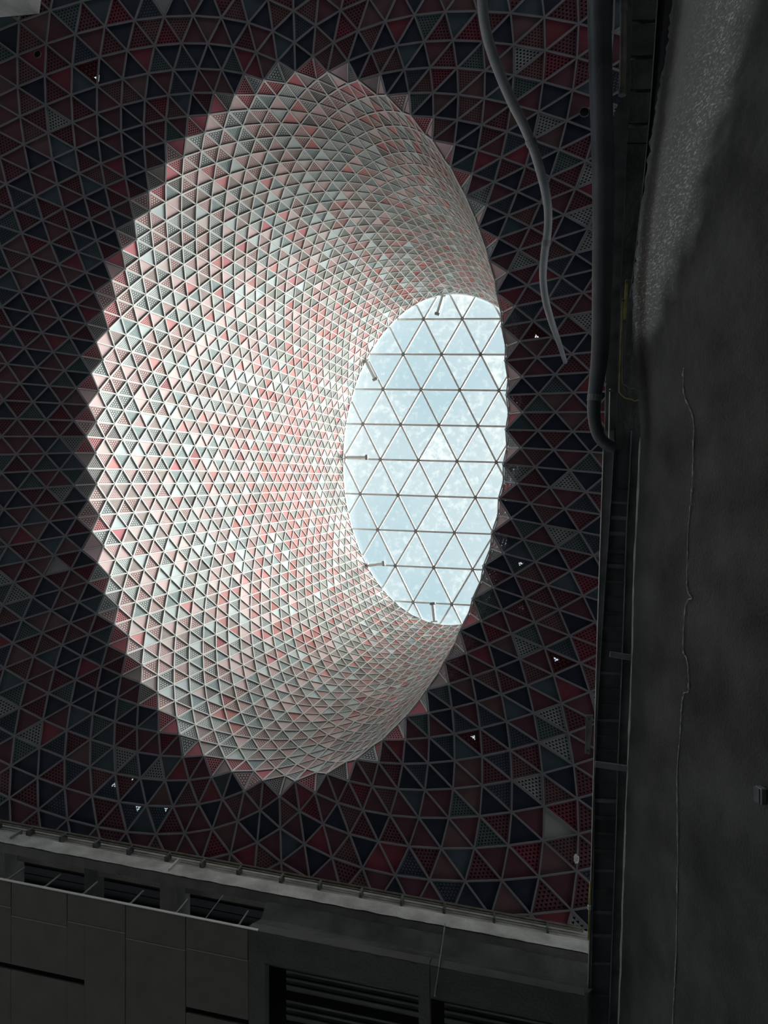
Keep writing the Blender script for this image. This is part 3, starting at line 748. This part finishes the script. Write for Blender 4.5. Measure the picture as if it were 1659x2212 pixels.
# rough wall: leans back down to the right
V, F = [], []; NU, NV = 150, 330
def wall_edge(y): return interp(U3, y) if y < 930 else interp([(930, 1384)]+[(a, b+2.5) for a, b in E4[1:]], y)
for i in range(NV+1):
    y = -420+(2700+420)*i/NV; top = wall_edge(y)
    for k in range(NU+1):
        t = k/NU; z = 12.25-7.0*t; 
        a = P(top, y, 12.25); x = a.x+(t*7.0)*0.30+0.0
        yw = a.y
        p = Vector((x, yw, EYE+z))
        h = 0.018*noise.noise(Vector((yw*1.2, z*1.2, 0)))+0.010*noise.noise(Vector((yw*4, z*4, 3)))
        # sprayed concrete build-up in the upper part, smoother below
        lump = max(0.0, min(1.0, (2.2-abs(yw+5.5))/2.5))*max(0.0, 1-abs(z-10.2)/2.2)
        lump = max(0.0, min(1.0, (-yw-1.5)/1.5))*max(0.0, min(1.0, (z-6.8)/1.0))
        h += lump*0.045*max(0, noise.noise(Vector((yw*9, z*5, 8))))+lump*0.03*noise.noise(Vector((yw*16, z*10, 2)))
        p.x -= h; V.append(tuple(p))
for i in range(NV):
    for k in range(NU): a = i*(NU+1)+k; F.append((a, a+NU+1, a+NU+2, a+1))
wm = mat('stained wall concrete with painted light', (0.060, 0.062, 0.056), 0.75, nscale=1.1, namt=0.55, bump=0.8, bscale=26)
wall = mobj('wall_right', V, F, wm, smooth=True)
# patch of light on the sprayed concrete, painted into the wall colour
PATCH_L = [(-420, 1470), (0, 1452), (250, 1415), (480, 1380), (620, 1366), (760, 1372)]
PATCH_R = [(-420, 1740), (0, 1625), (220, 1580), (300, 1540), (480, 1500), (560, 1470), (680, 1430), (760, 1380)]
att = wall.data.color_attributes.new('lit_patch', 'FLOAT_COLOR', 'POINT'); buf = []
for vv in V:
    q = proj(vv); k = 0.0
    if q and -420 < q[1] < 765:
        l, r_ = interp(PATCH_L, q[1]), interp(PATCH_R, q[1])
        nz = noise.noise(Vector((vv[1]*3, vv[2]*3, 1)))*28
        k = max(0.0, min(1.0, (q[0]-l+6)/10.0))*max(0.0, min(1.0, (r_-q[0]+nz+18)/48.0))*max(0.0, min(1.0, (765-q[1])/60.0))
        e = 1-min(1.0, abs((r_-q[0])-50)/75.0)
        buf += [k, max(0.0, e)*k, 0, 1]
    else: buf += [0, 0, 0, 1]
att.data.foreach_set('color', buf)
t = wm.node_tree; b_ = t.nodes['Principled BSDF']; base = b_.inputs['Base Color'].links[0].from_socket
va = t.nodes.new('ShaderNodeVertexColor'); va.layer_name = 'lit_patch'; se = t.nodes.new('ShaderNodeSeparateColor'); t.links.new(va.outputs[0], se.inputs[0])
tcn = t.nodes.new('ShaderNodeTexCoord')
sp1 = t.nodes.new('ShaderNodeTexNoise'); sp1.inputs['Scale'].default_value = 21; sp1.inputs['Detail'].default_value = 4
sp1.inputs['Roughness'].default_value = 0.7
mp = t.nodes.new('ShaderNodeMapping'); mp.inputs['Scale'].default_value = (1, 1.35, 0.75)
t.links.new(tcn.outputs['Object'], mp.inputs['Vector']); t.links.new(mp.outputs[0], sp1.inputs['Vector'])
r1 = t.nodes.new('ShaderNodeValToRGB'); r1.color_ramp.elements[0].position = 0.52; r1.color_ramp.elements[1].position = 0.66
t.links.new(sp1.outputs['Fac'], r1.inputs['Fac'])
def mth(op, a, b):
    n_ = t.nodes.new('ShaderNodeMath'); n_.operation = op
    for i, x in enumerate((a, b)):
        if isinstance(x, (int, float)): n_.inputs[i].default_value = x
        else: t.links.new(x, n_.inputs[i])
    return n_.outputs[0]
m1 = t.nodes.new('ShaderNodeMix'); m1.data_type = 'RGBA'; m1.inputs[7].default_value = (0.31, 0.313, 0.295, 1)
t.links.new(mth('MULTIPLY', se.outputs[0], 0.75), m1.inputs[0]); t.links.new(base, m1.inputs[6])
m2 = t.nodes.new('ShaderNodeMix'); m2.data_type = 'RGBA'; m2.inputs[7].default_value = (0.85, 0.85, 0.82, 1)  # bright speckle: light caught on the bumps, painted in as colour
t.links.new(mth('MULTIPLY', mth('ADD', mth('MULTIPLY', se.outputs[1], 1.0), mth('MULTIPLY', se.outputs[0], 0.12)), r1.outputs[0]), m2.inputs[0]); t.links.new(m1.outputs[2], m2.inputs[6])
t.links.new(m2.outputs[2], b_.inputs['Base Color']); tag(wall, 'tall rough concrete wall leaning over the right of the view, patch of light painted on near the top', kind='structure')

# pipes at the right
def pipe_obj(name, pts, rad, m, label, cat, collars=(), seg=14, k=8):
    e = empty(name, pts[0]); tag(e, label, cat)
    sp = spline([Vector(p)-Vector(pts[0]) for p in pts], k)
    if isinstance(rad, (list, tuple)):
        rs = []; n = len(pts)-1
        for i in range(n):
            for j in range(k): rs.append(rad[i]+(rad[i+1]-rad[i])*j/k)
        rs.append(rad[-1])
    else: rs = rad
    MB().tube(sp, rs, seg).build('tube', m, e, smooth=True)
    for i, r_ in collars:
        d = (sp[min(i+1, len(sp)-1)]-sp[max(i-1, 0)]).normalized()
        MB().tube([sp[i]-d*0.05, sp[i]+d*0.05], r_, seg).build('collar', steel, e, smooth=False)
    return e
def pc(y): return interp([(-250, 1290), (0, 1294), (184, 1298), (400, 1303), (600, 1301), (760, 1296), (860, 1286), (905, 1285)], y)
zp = 11.9
pts = [P(1290, -260, zp), P(pc(0), 0, zp), P(pc(184), 184, zp), P(pc(400), 400, zp), P(pc(600), 600, zp), P(pc(760), 760, zp), P(1284, 860, zp), P(1284, 905, zp), P(1293, 940, zp+0.02), P(1307, 957, zp+0.08), P(1324, 966, zp+0.16)]
pipe_obj('drain_pipe', pts, [0.180, 0.178, 0.170, 0.163, 0.150, 0.130, 0.100, 0.094, 0.09, 0.09, 0.09], mat('grey drain pipe', (0.075, 0.083, 0.092), 0.45, nscale=2, namt=0.3), 'thick dark grey drain pipe running beside the ledge and bending into the channel', 'pipe', [(48, 0.108)])
pipe_obj('conduit', [P(1347, -200, 12.1), P(1347, 0, 12.1), P(1346, 120, 12.1), P(1344, 205, 12.1)], 0.052, mat('pale conduit', (0.27, 0.255, 0.23), 0.5, nscale=4, namt=0.3), 'short pale conduit stub beside the thick drain pipe at the top edge', 'pipe', [(9, 0.06), (23, 0.06)])
hp = [(1040, -60, 11.2), (1041, -10, 11.3), (1047, 50, 11.45), (1060, 105, 11.6), (1082, 165, 11.8), (1107, 222, 12.0), (1131, 270, 12.2), (1152, 320, 12.4), (1168, 372, 12.6), (1178, 412, 12.75), (1184, 455, 12.9), (1183, 500, 13.05), (1176, 550, 13.2), (1173, 600, 13.35), (1179, 650, 13.5), (1193, 700, 13.7), (1209, 745, 14.1), (1221, 782, 14.72)]
pipe_obj('hose', [P(*a) for a in hp], [0.078]*6+[0.074]*4+[0.068]*3+[0.062]*2+[0.056, 0.045, 0.040], pvc, 'long bent grey plastic hose hanging in front of the ceiling panels at the upper right', 'hose', [(54, 0.086), (92, 0.074)])
# yellow guide tubes
for pts, rd, lab, m_ in (
        ([(1354, 605), (1352, 640), (1350, 690)], 0.022, 'short worn yellow tube at the foot of the rough wall patch with painted light', yellow),
        ([(1344, 645), (1342, 720), (1339, 800), (1338, 843), (1341, 850), (1350, 859), (1358, 861), (1366, 863), (1371, 866), (1381, 863)], 0.013, 'long thin yellow tube with a hooked end below the rough wall patch', yellow),
        ([(1347, 690), (1345, 760), (1345, 822), (1352, 832), (1359, 838), (1370, 839), (1383, 842)], 0.010, 'thin grey tube nested inside the hooked yellow tube', steel),
        ([(1318, 840), (1317, 880), (1316, 940), (1317, 948), (1320, 953), (1327, 953)], 0.012, 'thin bright tube with a small hook next to the drain pipe bend', trim_white)):
    q = [P(u, v, 11.98 if m_ is not trim_white else 12.22) for u, v in pts]; e = empty('guide_tube', q[0]); tag(e, lab, 'tube')
    MB().tube(spline([x-q[0] for x in q], 4), rd, 8).build('tube', m_, e, smooth=True)
    MB().tube([Vector((-0.02, 0.03, 0)), Vector((0.06, 0.03, 0.0))], rd*1.5, 8).build('clip', steel_dark, e)
gp = [(1310, 640), (1307, 760), (1304, 815), (1306, 824), (1311, 831)]
q = [P(u, v, 12.15) for u, v in gp]; o = MB().tube(spline(q, 4), 0.012, 8).build('wire', steel, smooth=True); tag(o, 'thin grey wire with a curled end just right of the drain pipe', 'wire')
# yellow tape line on the channel by the corner
q = [P(1274.5, 1905, ZR-0.04), P(1273.0, 1960, ZR-0.04), P(1271.5, 2030, ZR-0.04)]
e = empty('marker_rod', q[0]); tag(e, 'worn yellow rod along the channel edge near the lower corner', 'rod')
MB().tube([x-q[0] for x in q], 0.014, 8).build('rod', yellow, e, smooth=True)
MB().tube([q[1]-q[0]-Vector((0, 0.03, 0)), q[1]-q[0]+Vector((0, 0.03, 0))], 0.03, 8).build('band', trim_white, e)
# rough seam down the wall
SEAM = [(795, 1479), (850, 1480), (905, 1500), (960, 1500), (1040, 1498), (1090, 1494), (1150, 1489), (1230, 1487), (1275, 1487), (1292, 1497), (1306, 1484), (1400, 1478), (1428, 1487), (1490, 1490), (1500, 1479), (1540, 1474), (1590, 1472), (1640, 1467), (1700, 1465), (1760, 1466), (1900, 1466), (2060, 1463), (2160, 1458), (2300, 1452)]
def on_wall(u, v):
    r = ray(u, v); best = None
    for k in range(400):
        z = 12.2-6.9*k/400; q = P(u, v, z)
        yv = q.y; x = None
        # wall top at this y
        lo, hi = -420.0, 2700.0
        for _ in range(22):
            m_ = (lo+hi)/2
            if P(wall_edge(m_), m_, 12.25).y < yv: lo = m_
            else: hi = m_
        a = P(wall_edge(lo), lo, 12.25); x = a.x+(12.25-z)*0.30
        d = abs(q.x-x)
        if best is None or d < best[0]: best = (d, q)
    return best[1]
sp = spline([on_wall(u, v) for v, u in SEAM], 9)
sp = [p+Vector((0, 0, 0.030*noise.noise(Vector((p.y*14, 2, 1)))+0.018*noise.noise(Vector((p.y*45, 5, 1))))) for p in sp]
rs = [0.003+0.017*max(0, noise.noise(Vector((i*0.55, 0, 4)))+0.25) for i in range(len(sp))]
seam = MB().tube([p+Vector((-0.015, 0, 0)) for p in sp], rs, 6).build('lime_seam', mat('efflorescence crust', (0.40, 0.40, 0.36), 0.9, nscale=20, namt=0.3)); seam.parent = wall
pb = on_wall(1652, 1718); bxm = empty('junction_box', pb); tag(bxm, 'small grey box on the dark wall at the far right edge', 'box')
MB().bar((-0.04, -0.09, 0), (-0.04, 0.09, 0), 0.12, 0.07, (1, 0, 0.3)).build('case', steel, bxm, bevel=0.008)
MB().bar((-0.085, -0.08, 0), (-0.085, 0.08, 0), 0.10, 0.012, (1, 0, 0.3)).build('lid', steel_dark, bxm)

# ------------------------------------------------------------------ small things on the ceiling
for (u, v, rr, lab) in ((1262, 243, 0.085, 'round black recessed downlight in a dull pink panel at the upper right'), (82, 118, 0.075, 'round black recessed downlight in a red panel at the upper left')):
    q = P(u, v, Z0-0.02); e = empty('downlight', q); tag(e, lab, 'light')
    MB().tube([(0, 0, 0.0), (0, 0, -0.012)], rr, 24).build('lens', black, e, smooth=False)
    V, F = [], []
    for k in range(24):
        a = 2*math.pi*k/24
        for r_, z in ((rr, 0.0), (rr, -0.03), (rr*1.10, -0.03), (rr*1.10, 0.0)): V.append((math.cos(a)*r_, math.sin(a)*r_, z))
    for k in range(24):
        for i in range(4): a, b = k*4+i, k*4+(i+1) % 4; c, d = ((k+1) % 24)*4+i, ((k+1) % 24)*4+(i+1) % 4; F.append((a, c, d, b))
    mobj('ring', V, F, steel_dark, e)
for (u, v, rr, lab) in ((1245, 1856, 0.075, 'torn dirty white rag caught on a navy panel near the lower right corner'), (38, 20, 0.09, 'dirty white rag stuck under the concrete edge in the top left corner')):
    q = P(u, v, Z0-0.10); V, F = [], []; A, Bn = 14, 9
    for i in range(Bn+1):
        for k in range(A):
            th = math.pi*i/Bn; ph = 2*math.pi*k/A
            d = Vector((math.sin(th)*math.cos(ph)*0.6, math.sin(th)*math.sin(ph), math.cos(th)*1.3))
            r_ = rr*(1+0.55*noise.noise(d*2.3+Vector((u, 0, 0))))
            V.append(tuple(d*r_))
    for i in range(Bn):
        for k in range(A): a, b = i*A+k, i*A+(k+1) % A; F.append((a, b, b+A, a+A))
    o = mobj('rag', V, F, rag_m, smooth=True); o.location = q; tag(o, lab, 'rag')
# concrete edge at the top left corner
V = [P(-120, -60, 14.5), P(62, -60, 14.5), P(54, -4, 14.5), P(-120, 12, 14.5)]
o = MB().hexa(V, [v+Vector((0, 0, 0.5)) for v in V]).build('trim_7', concrete_pale); tag(o, 'corner of a pale concrete beam at the top left', kind='structure')
